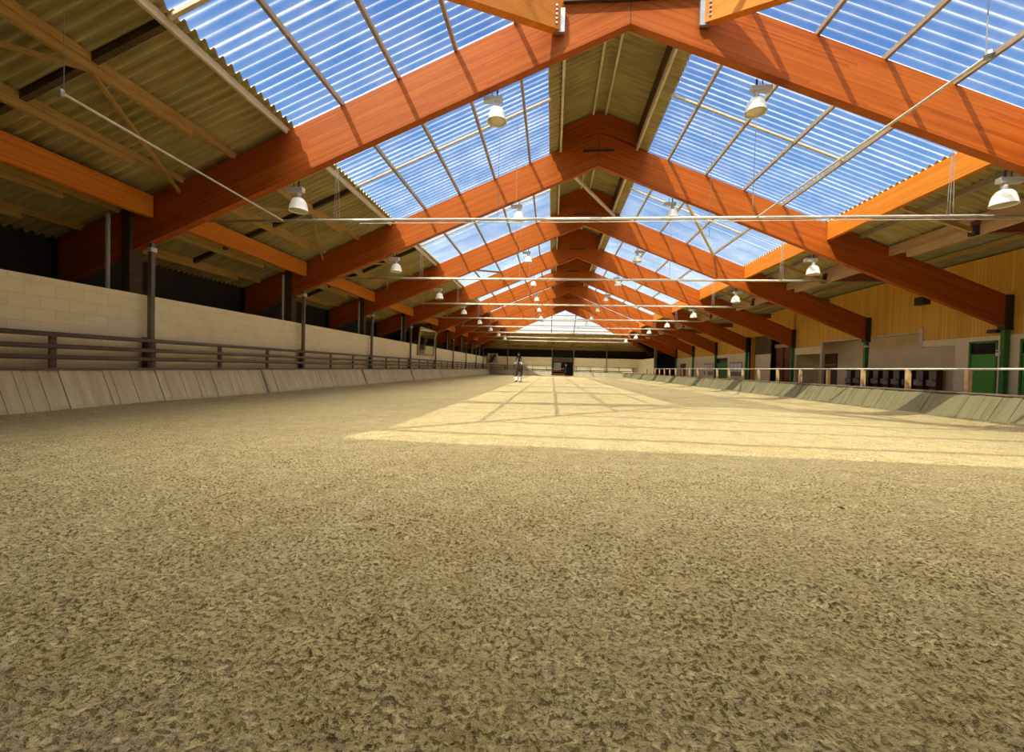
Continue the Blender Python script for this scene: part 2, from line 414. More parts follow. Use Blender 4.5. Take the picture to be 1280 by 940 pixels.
sub = MB().box(-12.4, 15.4, -3.1, 65.4, -0.30, -0.12); struct('floor_slab', sub, 'concrete')
struct('floor_walkway', MB().box(10.66, 16.8, -2.9, 65.2, -0.05, 0.38), 'concrete')
struct('floor_aisle', MB().box(-12.2, -9.62, -2.9, 65.2, -0.05, 0.02), 'concrete')

# outer walls (dark shed walls behind the block walls)
struct('wall_left', MB().box(-12.45, -12.2, -3.1, 65.4, -0.2, 4.15), 'dark_shed')
struct('wall_back', MB().box(-12.45, 16.9, -3.35, -3.1, -0.2, 5.6), 'dark_shed')
struct('wall_far', MB().box(-12.45, 16.9, 65.2, 65.45, -0.2, 5.6), 'dark_shed')
# painted block walls
struct('wall_left_blocks', MB().box(-10.05, -9.85, -2.6, 62.95, 0.0, 2.63), 'block_y')
bw = MB(); bw.box(-10.05, 0.0, 62.75, 62.95, 0.0, 2.80); bw.box(3.15, 12.8, 62.75, 62.95, 0.0, 2.80)
struct('wall_far_blocks', bw, 'block_x')
struct('wall_right_blocks', MB().box(12.6, 12.8, 53.4, 62.74, 0.0, 2.75), 'block_y')

# right wall: planks above, panels below
XW = 15.15
mb = MB()
for (a, b, z0) in ((-3.1, 18.9, 2.63), (18.9, 25.34, 3.02), (25.34, 28.2, 2.78), (34.2, 53.2, 2.74)):
    mb.box(XW, XW+0.12, a, b, z0, 5.42)
mb.box(XW, XW+0.12, 28.2, 34.2, 3.9, 5.42)
struct('wall_right_planks', mb, 'wall_planks')
mb = MB()
P_ = [(-3.1, 13.2, .38, 2.63), (14.25, 15.2, 2.47, 2.63), (13.2, 14.25, .38, 2.63), (15.2, 15.88, .38, 2.63), (15.88, 16.9, 2.47, 2.63), (16.9, 17.42, .38, 2.63),
      (17.42, 18.86, 2.38, 2.63), (25.42, 28.0, 2.36, 2.78), (27.9, 28.2, .38, 2.36),
      (34.2, 38.1, .38, 2.74), (38.1, 41.06, 2.47, 2.74), (41.06, 49.5, .38, 2.74), (49.5, 51.5, 2.1, 2.74), (51.5, 53.2, .38, 2.74)]
for a, b, z0, z1 in P_: mb.box(XW-0.03, XW+0.12, a, b, z0, z1)
struct('wall_right_panels', mb, 'beige_panel')
mb = MB(); mb.box(XW-0.05, XW+0.1, 18.84, 18.99, 2.36, 3.16); mb.box(XW-0.05, XW+0.1, 25.26, 25.42, .38, 3.06)
mb.box(XW-0.04, XW+0.1, 18.99, 25.26, 2.96, 3.03)
struct('trim_1', mb, 'pale_board')
# alcove behind
mb = MB(); mb.box(16.6, 16.75, 17.2, 28.2, .38, 3.3); mb.box(XW+.12, 16.6, 17.25, 17.42, .38, 3.3); mb.box(XW+.12, 16.6, 28.05, 28.2, .38, 3.3)
mb.box(XW+.12, 16.6, 17.42, 28.05, 3.1, 3.3)
struct('wall_alcove', mb, 'alcove_plaster')
mb = MB(); mb.box(16.35, 16.5, 28.2, 34.2, .38, 5.3); struct('wall_recess', mb, 'dark_planks')
mb = MB(); mb.box(XW, 16.4, 28.1, 28.2, 2.4, 5.35); mb.box(XW, 16.4, 34.2, 34.3, .38, 5.35); struct('wall_recess_side', mb, 'wall_planks')
struct('wall_right_outer', MB().box(16.75, 16.9, -3.1, 65.3, -.2, 5.6), 'dark_shed')
struct('wall_cross', MB().add(MB().box(12.8, 15.15, 53.3, 53.45, 3.3, 5.3).v, MB().box(0,1,0,1,0,1).f), 'dark_shed')

# ------------------------------------------------------------------ roof sheets
def sheet(side, a0, a1, d0, d1, amp=0.056, step=PITCHC/6, zoff=0.0):
    """corrugated sheet with the corrugations running down the slope.
    side L/R: a = y, d = distance from ridge in x.  side N/F (hips): a = x, d - 1.5 = distance beyond the end frame."""
    mb = MB(); vs = []; fs = []; n = max(2, int(round((a1-a0)/step))); prev = None
    for i in range(n+1):
        a = a0 + (a1-a0)*i/n
        if side in 'LR':
            ex = max(0.0, Y1-a, a-YL); lo = max(d0, 1.5+ex if ex > 0 else 0.0)
        else: lo = max(d0, abs(a-XC), 1.5)
        if lo >= d1 - 0.01: prev = None; continue
        w_ = amp*math.cos(2*math.pi*a/PITCHC); k = len(vs)
        for d in (lo, d1):
            z = zroof(d) + w_ + zoff
            if side == 'L': vs.append((XC-d, a, z))
            elif side == 'R': vs.append((XC+d, a, z))
            elif side == 'N': vs.append((a, Y1-(d-1.5), z))
            else: vs.append((a, YL+(d-1.5), z))
        if prev is not None: fs.append((prev, prev+1, k+1, k))
        prev = k
    return mb.add(vs, fs)
D0, D1 = 1.68, 7.65
RAISE = 0.80                    # the opaque ridge strip stands this much above the slopes
for nm, sd_, dr in (('ceiling_left', 'L', 13.75), ('ceiling_right', 'R', 9.95)):
    mb = sheet(sd_, Y1-12.2, YL+12.2, D1-0.12 if sd_ == 'L' else 7.84, dr, zoff=-0.006); r_ = sheet(sd_, Y1, YL, 1.36, D0+0.08, zoff=-0.006); mb.add(r_.v, r_.f)
    r_ = sheet(sd_, Y1-.1, YL+.1, 0.0, 1.52, zoff=RAISE); mb.add(r_.v, r_.f)
    struct(nm, mb, 'fibre_sheet', smooth=True)
for nm, sd_ in (('ceiling_near', 'N'), ('ceiling_far', 'F')):
    mb = sheet(sd_, XC-13.7, XC+13.7, 8.45, 13.75, zoff=-0.006)
    for q in (-1, 1):
        r_ = sheet(sd_, *sorted((XC+q*7.6, XC+q*8.46)), 1.5, 8.46, zoff=-0.006); mb.add(r_.v, r_.f)
    pass
    struct(nm, mb, 'fibre_sheet', smooth=True)
# flat roof over the right-hand gallery
mb = MB(); vs = []; fs = []
n = int(68.6/(PITCHC/6))
for i in range(n+1):
    a = -3.2 + 68.6*i/n; z = 0.026*math.cos(2*math.pi*a/PITCHC)
    vs += [(11.2, a, 5.60+z), (16.9, a, 5.44+z)]
    if i: fs.append((2*i-2, 2*i-1, 2*i+1, 2*i))
mb.add(vs, fs); struct('ceiling_gallery', mb, 'fibre_sheet_grey', smooth=True)
# ridge cap, upstands of the raised ridge and its gable ends
mb = MB(); q = RAISE
mb.prism([(XC-.35, zroof(.35)+.05+q), (XC, zroof(0)+.06+q), (XC+.35, zroof(.35)+.05+q), (XC+.35, zroof(.35)+.08+q), (XC, zroof(0)+.1+q), (XC-.35, zroof(.35)+.08+q)], Y1, YL)
struct('ceiling_ridge', mb, 'fibre_sheet')
mb = MB()
for s_ in (-1, 1): mb.box(*sorted((XC+s_*1.40, XC+s_*1.43)), Y1, YL, zroof(1.4)-.05, zroof(1.4)+RAISE-.03)
struct('ceiling_upstand', mb, 'dark_planks')
mb = MB()
for yy in (Y1+0.0, YL-0.03):
    mb.prism([(XC-1.4, 9.02), (XC+1.4, 9.02), (XC+1.4, zroof(1.4)+RAISE), (XC, zroof(0)+RAISE), (XC-1.4, zroof(1.4)+RAISE)], yy, yy+.03)
struct('ceiling_gablet', mb, 'fibre_sheet')

# roof lights, one per bay and side
GL = 'clear corrugated roof lights'
def where_bay(i): return 'between the %s and %s roof frames' % (ORD[i], ORD[i+1])
for sd_, side in (('L', 'left'), ('R', 'right')):
    for i in range(NF-1):
        o = sheet(sd_, YF[i], YF[i+1], D0, D1 if sd_ == 'L' else 7.90).build('roof_light', 'clear_sheet_y', smooth=True)
        tag(o, 'clear corrugated roof light %s of the ridge, %s' % (side, where_bay(i)), 'skylight', GL)
    o = sheet(sd_, Y1-6.2, Y1, D0, D1 if sd_ == 'L' else 7.90).build('roof_light', 'clear_sheet_y', smooth=True)
    tag(o, 'clear corrugated roof light %s of the ridge, on the camera side of the nearest frame' % side, 'skylight', GL)
    o = sheet(sd_, YL, YL+6.2, D0, D1 if sd_ == 'L' else 7.90).build('roof_light', 'clear_sheet_y', smooth=True)
    tag(o, 'clear corrugated roof light %s of the ridge, behind the farthest frame' % side, 'skylight', GL)
for sd_, tx in (('N', 'in the hipped end above the camera'), ('F', 'in the hipped far end, a pale triangle under the last frame')):
    o = sheet(sd_, XC-7.65, XC+7.65, 1.52, 8.5).build('roof_light', 'clear_sheet_x', smooth=True)
    tag(o, 'clear corrugated roof light ' + tx, 'skylight', GL)

# ------------------------------------------------------------------ frames
def make_frame():
    root = thing('roof_frame', 'x', 'roof frame', (XC, Y1, 0), 'laminated timber roof frames')
    for s in (-1, 1):
        poly = [(0, zlow(0)), (s*HALF, zlow(HALF)), (s*HALF, zup(HALF)), (s*1.2, zup(1.2)), (0, zup(0))]
        o = MB().prism(poly, -0.10, 0.10).build('rafter', 'glulam_frame', root, bevel=0.008)
    MB().prism([(-1.38, zup(1.38)-.05), (0, zup(0)-.05), (1.38, zup(1.38)-.05), (1.38, zup(1.38)+RAISE), (0, zup(0)+RAISE), (-1.38, zup(1.38)+RAISE)], -.07, .07).build('apex_block', 'glulam_frame', root)
    pl_ = MB().box(-0.008, 0.008, -0.104, 0.104, zlow(0)+.01, zup(0)-.02); pl_.build('apex_joint', 'dark_steel', root)
    pl_ = MB().box(-0.55, 0.55, -0.135, -0.10, 8.93, 8.99); pl_.build('apex_plate', 'dark_steel', root)
    for s in (-1, 1):
        sh = MB().box(s*HALF-0.13, s*HALF+0.10, -0.125, 0.125, zlow(HALF)-.06, zup(HALF)+.04)
        o = sh.build('steel_shoe', 'dark_steel', root)
    return root
fr0 = make_frame()
for i in range(NF):
    f = fr0 if i == 0 else copy_tree(fr0)
    f.location = (XC, YF[i], 0)
    f['label'] = ['orange laminated timber roof frame nearest the camera, its peak at the top edge'] [0] if i == 0 else \
        'orange laminated timber roof frame, %s of the row from the camera' % (NOR[i] if i < NF-1 else 'last and smallest')

# hip rafters
k_ = 0
for sy, yb, tx in ((-1, Y1, 'near'), (1, YL, 'far')):
    for sx, sidew in ((-1, 'left'), (1, 'right')):
        root = thing('hip_rafter', 'orange laminated hip rafter running to the %s %s corner of the roof' % (tx, sidew), 'rafter',
                     (XC+sx*1.5, yb+sy*0.12, 0), 'hip rafters')
        L = 12.0
        dv = Vector((sx, sy, 0)).normalized(); sv = Vector((-dv.y, dv.x, 0))*0.09
        vs = []
        for tt in (0.0, L):
            for zz_ in ((8.30 if tt == 0 else 8.30-.415*L), (8.98 if tt == 0 else 8.98-.42*L)):
                for q in (-1, 1): v = Vector((sx*tt, sy*tt, zz_)) + q*sv; vs.append(v)
        MB().add(vs, [(0,1,3,2),(4,6,7,5),(0,4,5,1),(2,3,7,6),(0,2,6,4),(1,5,7,3)]).build('beam', 'glulam_long', root)
        MB().box(-sx*0.02-0.10, -sx*0.02+0.10, -0.10 if sy < 0 else 0.02, -0.02 if sy < 0 else 0.10, 8.24, 8.74).build('hanger_plate', 'galvanised', root)
        for j in range(5):
            c = Vector((sx*0.12, sy*0.12, 8.36 + j*0.09)) + sv*(1.05 if sx*sy > 0 else -1.05)
            MB().box(c.x-.02, c.x+.02, c.y-.02, c.y+.02, c.z-.02, c.z+.02).build('bolt', 'galvanised', root)
    o = MB().box(XC-1.42, XC+1.42, yb+sy*0.17-0.04, yb+sy*0.17+0.04, 8.88, 9.04).build('trimmer_beam', 'dark_wood')
    tag(o, 'dark trimmer beam across the top of the %s hipped end' % tx, 'beam', 'trimmer beams')

# ------------------------------------------------------------------ purlins
LIT = [2.45, 3.75, 5.05, 6.35]; OPQ_L = [8.95, 10.25, 11.9, 12.9]
def purlin(side, d, wd=0.07, ht=0.10, m='grey_wood', dz=0.0):
    s = -1 if side == 'left' else 1; x = XC + s*d; z1 = zroof(d) - 0.03 + dz
    e = max(0.0, d-1.5)
    return MB().box(x-wd/2, x+wd/2, Y1-e, YL+e, z1-ht, z1).build('purlin', m)
for side in ('left', 'right'):
    for j, d in enumerate(LIT):
        tag(purlin(side, d), 'slim timber purlin crossing the %s roof lights, %s from the ridge' % (side, NOR[j]), 'purlin', 'purlins across the roof lights')
    o = MB(); s = -1 if side == 'left' else 1
    for q in (0.22,): tag(purlin(side, q, 0.07, 0.14, 'pale_board', RAISE-.02), 'pale ridge purlin just %s of the ridge line' % side, 'purlin', 'ridge purlins')
    tag(purlin(side, 1.35, 0.07, 0.20, 'pale_board'), 'pale edge purlin bordering the %s side of the opaque ridge strip' % side, 'purlin', 'ridge purlins')
tag(purlin('left', 7.66, 0.06, 0.15, 'pale_board'), 'pale edge board along the lower edge of the left roof lights', 'purlin')
for j, d in enumerate(OPQ_L):
    root = thing('purlin', 'thick brown purlin under the opaque roof on the left, %s below the roof lights' % NOR[j], 'purlin', (XC-d, Y1, 0), 'purlins under the left opaque roof')
    z1 = zroof(d)-0.03
    MB().box(-.05, .05, -(d-1.5), YL-Y1+(d-1.5), z1-.14, z1).build('timber', 'purlin_wood', root)
    for i in range(-1, NF-1):
        yc = i*BAY + BAY*0.47
        MB().box(-.07, .05, yc-2.05, yc+2.05, z1-.27, z1-.14).build('lap_timber', 'purlin_wood', root, bevel=0.02)
for j, d in enumerate((8.9,)):
    tag(purlin('right', d, 0.09, 0.15), 'brown purlin under the sloping opaque roof on the right', 'purlin')
for sy, yb, tx in ((-1, Y1, 'near'), (1, YL, 'far')):
    for j, d in enumerate(LIT + [7.66, 8.95, 10.25, 11.6, 12.9]):
        y = yb + sy*(d-1.5); z1 = zroof(d)-0.03; h_ = .115 if d < 7 else .16
        o = MB().box(XC-d+.05, XC+d-.05, y-.04, y+.04, z1-h_, z1).build('purlin', 'purlin_wood')
        tag(o, 'cross purlin of the %s hipped end, %s row down from its top' % (tx, NOR[j]), 'purlin', 'cross purlins of the %s hip' % tx)

for x, tx in ((-0.2, 'left'), (2.9, 'right')):
    o = MB().bar((x, YL+.3, zroof(1.9)-.2), (x, YL+7.0, zroof(8.5)-.2), .09, .10).build('batten', 'brown_steel')
    tag(o, 'dark slope batten crossing the far hipped roof light, %s one of two' % tx, 'batten', 'battens of the far hip')
for i in range(NF-1):
    root = thing('ridge_rafter', 'dark rafter pair across the raised ridge, ' + where_bay(i), 'rafter', (XC, YF[i]+1.5, 0), 'rafters of the raised ridge')
    for s_ in (-1, 1): MB().bar((0, 0, zroof(0)+RAISE-.12), (s_*1.36, 0, zroof(1.36)+RAISE-.12), .08, .12).build('rafter', 'dark_wood', root)
# mid-bay rafters
for side, s, de in (('left', -1, 12.9), ('right', 1, 6.40)):
    for i in range(-1, NF-1):
        y = Y1 + (i+0.5)*BAY
        d0 = 1.7 if i >= 0 else 1.5 + BAY/2
        pts = [(XC+s*d0, y, zroof(d0)-.06), (XC+s*de, y, zroof(de)-.06)]
        tx = where_bay(i) if i >= 0 else 'on the camera side of the nearest frame'
        mb = MB(); mb.bar(pts[0], (XC+s*min(de, 7.6), y, zroof(min(de, 7.6))-.06), 0.07, 0.05)
        if de > 8:
            root = thing('batten', 'slope batten on the %s, %s' % (side, tx), 'batten', (0, 0, 0), 'slope battens at mid bay')
            mb.build('pale_length', 'pale_board', root)
            m2 = MB(); m2.bar((XC+s*7.7, y, zroof(7.7)-.10), (XC+s*de, y, zroof(de)-.10), 0.10, 0.13); m2.build('dark_length', 'dark_wood', root)
        else:
            tag(mb.build('batten', 'pale_board'), 'slope batten on the %s, %s' % (side, tx), 'batten', 'slope battens at mid bay')

# wind braces under the left opaque roof and by the ridge
def brace(a, b, label, wd=0.06, m='purlin_wood', grp='diagonal wind braces'):
    tag(MB().bar(a, b, wd, wd).build('wind_brace', m), label, 'brace', grp)
def rp(s, d, y, off=0.34): return (XC+s*d, y, zroof(d)-off)
for i in range(-1, NF-1):
    y0 = Y1 + i*BAY; ym = y0+BAY/2; tx = where_bay(i) if i >= 0 else 'on the camera side of the nearest frame'
    brace(rp(-1, 10.3, y0+BAY-.1, .36), rp(-1, 8.95, ym, .30), 'left wind brace %s, far half of the pair' % tx)
    brace(rp(-1, 8.95, ym-.1, .30), rp(-1, 10.3, y0+.3, .36), 'left wind brace %s, near half of the pair' % tx)
brace(rp(-1, 1.45, YF[1]+.2, .3), rp(1, 1.45, YF[2]-.2, .3), 'diagonal brace across the ridge between second and third frames', 0.10, 'pale_board')
brace(rp(1, 2.6, YF[1]+.3, .22), rp(1, 6.3, YF[2]-.2, .22), 'diagonal brace under the right roof light between second and third frames', 0.09, 'pale_board')
brace(rp(-1, 7.5, YF[2]+.2, .22), rp(-1, 5.0, YF[3]-.2, .22), 'diagonal brace under the left roof light between third and fourth frames', 0.09, 'brown_steel')
brace(rp(-1, 1.6, YF[6]+.2, .22), rp(1, 1.6, YF[7]-.2, .22), 'diagonal brace across the ridge before the farthest frame', 0.09, 'brown_steel')

# eave beams (left, on the posts) and edge beams (right, at the lower edge of the roof lights)
for i in range(-1, NF-1):
    y0 = Y1 + i*BAY; tx = where_bay(i) if i >= 0 else 'on the camera side of the nearest frame'
    if i < 0: y0 = -1.4
    yl = Y1 + (i+1)*BAY
    o = MB().box(-9.62, -9.46, y0+.11, yl-.16, 4.42, 4.93).build('eave_beam', 'glulam_long', bevel=.006)
    tag(o, 'orange eave beam over the left posts, ' + tx, 'beam', 'orange eave beams over the left posts')
    if i < 0: y0 = Y1-6.3
    zt = zroof(7.86)-.06
    o = MB().box(XC+7.80, XC+7.94, y0+.11, yl-.11, zt-.62, zt).build('edge_beam', 'glulam_long', bevel=.006)
    tag(o, 'orange edge beam below the right roof light, ' + tx, 'beam', 'orange edge beams of the right roof lights')
    # gallery beams
    zt = 5.52
    y0 = max(y0, -2.9)
    root = thing('gallery_beam', 'brown beam carrying the gallery roof at right, ' + tx, 'beam', (11.3, 0, 0), 'gallery roof beams')
    MB().box(-.07, .07, y0+.11, yl-.11, zt-.30, zt).build('upper_timber', 'post_wood', root)
    MB().box(-.12, .02, y0+.9, yl-.9, zt-.55, zt-.31).build('lower_timber', 'post_wood', root)
    ym = Y1 + i*BAY + BAY/2
    root = thing('gallery_cross_beam', 'dark cross beam under the gallery roof at right, ' + tx, 'beam', (11.3, ym, 0), 'gallery cross beams')
    MB().box(-.2, 3.85, -.07, .07, 5.02, 5.34).build('timber', 'red_wood', root)
    MB().bar((-1.95, 0, 5.72), (-.1, 0, 5.05), 0.07, 0.12).build('strut', 'purlin_wood', root)
    MB().box(-.24, -.1, -.1, .1, 4.95, 5.2).build('node_plate', 'dark_steel', root)
for j, x in enumerate((12.5, 13.8)):
    o = MB().box(x-.05, x+.05, -2.9, 65.0, 5.34, 5.48).build('purlin', 'purlin_wood')
    tag(o, 'pale purlin under the flat gallery roof at right, %s the arena' % ('nearer' if j == 0 else 'farther from'), 'purlin', 'gallery roof purlins')

# ------------------------------------------------------------------ posts on the left
def make_post():
    root = thing('post', 'x', 'post', (-9.66, Y1, 0), 'posts along the left side')
    MB().box(-.05, .05, -.05, .05, -.05, 3.87).build('steel_post', 'brown_steel', root)
    MB().box(-.62, -.40, -.16, .16, -.05, zup(HALF-2.2)-.02).build('timber_post', 'dark_wood', root)
    MB().tube([(-.45, -.62, 0.0), (-.45, -.62, 4.35)], 0.045).build('downpipe', 'cable', root)
    MB().box(-.10, .06, -.13, -.055, .85, 1.60).build('rail_bracket', 'dark_wood', root)
    MB().box(-.02, .07, -.08, .08, 3.66, 3.76).build('junction_box', 'pipe_white', root)
    return root
post0 = make_post()
for i in range(NF+1):
    y = Y1 + i*BAY if i < NF else 58.6
    q = post0 if i == 0 else copy_tree(post0)
    q.location[1] = y
    q['label'] = 'slim brown steel post with dark timber behind, %s along the left wall from the camera' % NOR[i]
for j, x in enumerate((-6.6, -0.02, 3.12, 7.9)):
    o = MB().box(x-.06, x+.06, 62.5, 62.62, 0, 5.0).build('post', 'brown_steel')
    tag(o, ['slim post at the far end left of the gate, in front of the block wall', 'slim post forming the left side of the far gate', 'slim post forming the right side of the far gate', 'slim post at the far end right of the gate'][j], 'post', 'posts at the far end')
o = MB().box(12.45, 12.75, 53.0, 53.3, 0.3, 5.3).build('post', 'brown_steel'); tag(o, 'broad grey-brown post at the end of the gallery, far right', 'post')

# left railing with three rails
root = thing('railing', 'brown three-rail railing on top of the left kick boards', 'railing', (-9.6, 0, 0))
for z, nm in ((1.52, 'rail'), (1.29, 'rail'), (1.08, 'rail')):
    MB().tube([(0.04, -1.5, z), (0.04, 62.4, z)], 0.048, 10).build(nm, 'brown_rail', root, smooth=True)
y = 7.24 - 2.05*4; k = 0
while y < 62.2:
    MB().box(-.05, .0, y-.055, y+.055, .80, 1.55).build('railing_post', 'brown_rail', root); y += 2.06
# far railing
for (a, b, tx) in ((-9.4, -.05, 'left'), (3.15, 12.3, 'right')):
    root = thing('railing', 'brown railing at the far end, %s of the gate' % tx, 'railing', (0, 62.45, 0), 'railings at the far end')
    for z in (1.5, 1.27, 1.05): MB().tube([(a, 0, z), (b, 0, z)], 0.045, 8).build('rail', 'brown_rail', root)
    x = a+.4
    while x < b: MB().box(x-.05, x+.05, -.05, .05, .75, 1.55).build('railing_post', 'brown_rail', root); x += 2.05

# kick boards
def kick(y0, y1, xb, xt, zt, m, xdir):
    """inclined planks between base line xb (z=0) and top line xt"""
    root = thing('kick_board', 'x', 'kick board', (0, 0, 0))
    mb = MB(); y = y0
    while y < y1-.02:
        wd = min(random.choice((.14, .19, .21, .24)), y1-y); o_ = random.uniform(-.012, .012); g = random.choice((.002, .003, .006))
        a = xb+o_; b = xt+o_; t_ = 0.045*xdir
        vs = [(a, y+g, -.1), (a, y+wd-g, -.1), (b, y+wd-g, zt), (b, y+g, zt)]
        vs += [(q[0]+t_, q[1], q[2]) for q in vs]
        mb.add(vs, [(0,1,2,3),(4,7,6,5),(0,4,5,1),(1,5,6,2),(2,6,7,3),(3,7,4,0)]); y += wd
    mb.build('planks', m, root)
    x0, x1 = sorted((xt-.035*xdir, xt+.10*xdir))
    MB().box(x0, x1, y0, y1, zt-.005, zt+.035).build('cap', 'brown_rail', root)
    return root
ks = [-1.6, 5.4, 12.96, 20.3, 27.6, 34.9, 42.2, 49.5, 56.0, 62.3]
for i in range(len(ks)-1):
    r = kick(ks[i], ks[i+1], -9.12, -9.50, .84, 'kick_planks_y', -1)
    tag(r, 'weathered plank kick board on the left side, %s section from the camera' % NOR[i], 'kick board', 'kick boards on the left')
    if i in (1, 2, 3, 4):
        MB().bar((-9.09, ks[i+1], -.05), (-9.47, ks[i+1], .85), .10, .03, (1, 0, 0)).build('cover_strip', 'kick_planks_x', r)
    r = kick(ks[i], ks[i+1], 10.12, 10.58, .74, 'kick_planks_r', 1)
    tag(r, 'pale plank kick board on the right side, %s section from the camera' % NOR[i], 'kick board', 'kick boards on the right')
def kick_far(x0, x1):
    root = thing('kick_board', 'x', 'kick board', (0, 0, 0)); mb = MB(); x = x0
    while x < x1-.02:
        wd = min(.21, x1-x); g = .004
        vs = [(x+g, 62.15, -.1), (x+wd-g, 62.15, -.1), (x+wd-g, 62.42, .8), (x+g, 62.42, .8)]; vs += [(a, b+.045, c) for a, b, c in vs]
        mb.add(vs, [(0,1,2,3),(4,7,6,5),(0,4,5,1),(1,5,6,2),(2,6,7,3),(3,7,4,0)]); x += wd
    mb.build('planks', 'kick_planks_x', root); MB().box(x0, x1, 62.38, 62.5, .795, .83).build('cap', 'brown_rail', root); return root
for x0, x1, tx in ((-9.2, -.05, 'left'), (3.18, 10.2, 'right')):
    tag(kick_far(x0, x1), 'plank kick board across the far end, %s of the gate' % tx, 'kick board', 'kick boards at the far end')

# far gate with a bar and dark passage
root = thing('gate', 'low dark barred gate in the opening at the far end', 'gate', (1.55, 62.45, 0))
for z in (1.15, .75, .35): MB().box(-1.48, .35, -.03, .03, z-.05, z+.05).build('gate_bar', 'red_wood', root)
for x in (-1.45, .35): MB().box(x-.04, x+.04, -.035, .035, .1, 1.25).build('gate_upright', 'dark_wood', root)
root = thing('lintel', 'dark board hung across the top of the far gate opening', 'board', (1.55, 62.6, 0))
MB().box(-1.5, 1.5, -.03, .03, 2.15, 2.75).build('board', 'dark_planks', root); MB().box(-1.5, 1.5, -.06, .0, 2.72, 2.8).build('edge_strip', 'green_paint', root)
o = MB().box(.25, 1.35, 64.6, 64.66, .9, 2.05).build('bright_backdrop', 'paper_white'); o['kind'] = 'structure'  # white panel standing in for the bright outdoors beyond the gate

# ------------------------------------------------------------------ right railing
root = thing('railing', 'grey pipe railing on pale wooden posts behind the right kick boards', 'railing', (10.9, 0, 0))
MB().tube([(0, -1.5, 1.37), (0, 53.0, 1.40)], 0.028, 10).build('top_pipe', 'rail_metal', root, smooth=True)
y = 14.04 - 1.88*8
while y < 53:
    MB().box(-.055, .055, y-.055, y+.055, .38, 1.36).build('railing_post', 'post_wood', root, bevel=.01); y += 1.88

# green posts under the frame ends
gp = thing('green_post', 'x', 'post', (15.02, YF[1], 0), 'green posts on the right')
MB().box(-.08, .08, -.075, .075, .38, zlow(HALF)-.02).build('column', 'green_paint', gp, bevel=.01)
MB().box(-.12, .12, -.13, .13, zlow(HALF)-.06, zlow(HALF)+.0).build('cap_plate', 'dark_steel', gp)
for i in range(NF-1):
    q = gp if i == 0 else copy_tree(gp)
    q.location[1] = YF[(i+1) % NF] if i < NF-1 else Y1
    q['label'] = 'dark green post under the right end of the %s roof frame' % ORD[i+1]

# wedge of frame boxes: floodlights and loudspeaker
def spot(x, y, z, label):
    root = thing('floodlight', label, 'floodlight', (x, y, z), 'small wall floodlights')
    MB().box(-.09, .06, -.16, .16, -.05, .07).build('housing', 'dark_steel', root); MB().bar((0, 0, 0), (.14, 0, .1), .03, .03).build('bracket', 'dark_steel', root)
spot(14.99, 15.9, 2.76, 'small black floodlight beside the nearest green post')
root = thing('wall_camera', 'small white camera beside the second green post', 'camera', (14.85, 21.6, 2.55))
MB().box(-.06, .08, -.05, .05, -.04, .05).build('housing', 'lamp_enamel', root); MB().tube([(.08, 0, 0), (.28, 0, .03)], .02).build('arm', 'lamp_enamel', root)
root = thing('loudspeaker', 'dark loudspeaker box on the plank wall at right', 'loudspeaker', (15.0, 18.8, 4.2))
MB().box(-.14, .14, -.22, .22, -.10, .22).build('cabinet', 'dark_steel', root, bevel=.01); MB().box(-.15, -.14, -.18, .18, -.06, .18).build('grille', 'seat_frame_brown', root)

# ------------------------------------------------------------------ doors on the right
def door(name, y0, y1, z1, label, leaf='green_door', transom=True):
    root = thing(name, label, 'door', (XW-.01, (y0+y1)/2, .38)); w2 = (y1-y0)/2; h = z1-.38
    root['kind'] = 'structure'
    fm = MB(); fm.box(-.03, .07, -w2, -w2+.06, 0, h); fm.box(-.03, .07, w2-.06, w2, 0, h); fm.box(-.03, .07, -w2, w2, h-.06, h)
    fm.build('door_frame', 'green_paint', root)
    hh = h-.45 if transom else h-.06
    MB().box(.0, .05, -w2+.06, w2-.06, 0.01, hh-.05).build('door_leaf', leaf, root, bevel=.006)
    if transom:
        MB().box(-.02, .06, -w2+.06, w2-.06, hh-.05, hh).build('transom_rail', leaf, root)
        MB().box(.01, .04, -w2+.06, w2-.06, hh, h-.06).build('transom_glass', 'door_glass', root)
    MB().bar((-.03, w2-.14, .98), (-.03, w2-.26, .98), .03, .03).build('door_handle', 'galvanised', root)
door('door_1', 15.9, 16.88, 2.46, 'green door with dark transom window in the right wall')
door('door_2', 14.25, 15.2, 2.46, 'green door at the right edge of the photograph')
door('door_3', 38.1, 41.0, 2.46, 'dark green double door in the far part of the right wall', 'green_paint')
door('door_4', 49.5, 51.4, 2.08, 'small dark door at the far end of the right wall', 'red_wood', False)
root = thing('door_5', 'dark brown door at the back of the seating alcove', 'door', (16.56, 27.0, .38)); root['kind'] = 'structure'
MB().box(0, .04, -.68, .68, 0, 2.05).build('door_leaf', 'dark_planks', root); MB().box(-.03, .0, -.6, .6, 1.35, 1.42).build('door_rail', 'post_wood', root)
root = thing('switch_box', 'small white and red switch box beside the green door', 'switch box', (14.88, 15.62, 2.02))
MB().box(-.03, .03, -.06, .06, -.1, .1).build('housing', 'paper_white', root, bevel=.008); MB().tube([(-.03, 0, .03), (-.06, 0, .03)], .03).build('button', 'red_plastic', root)
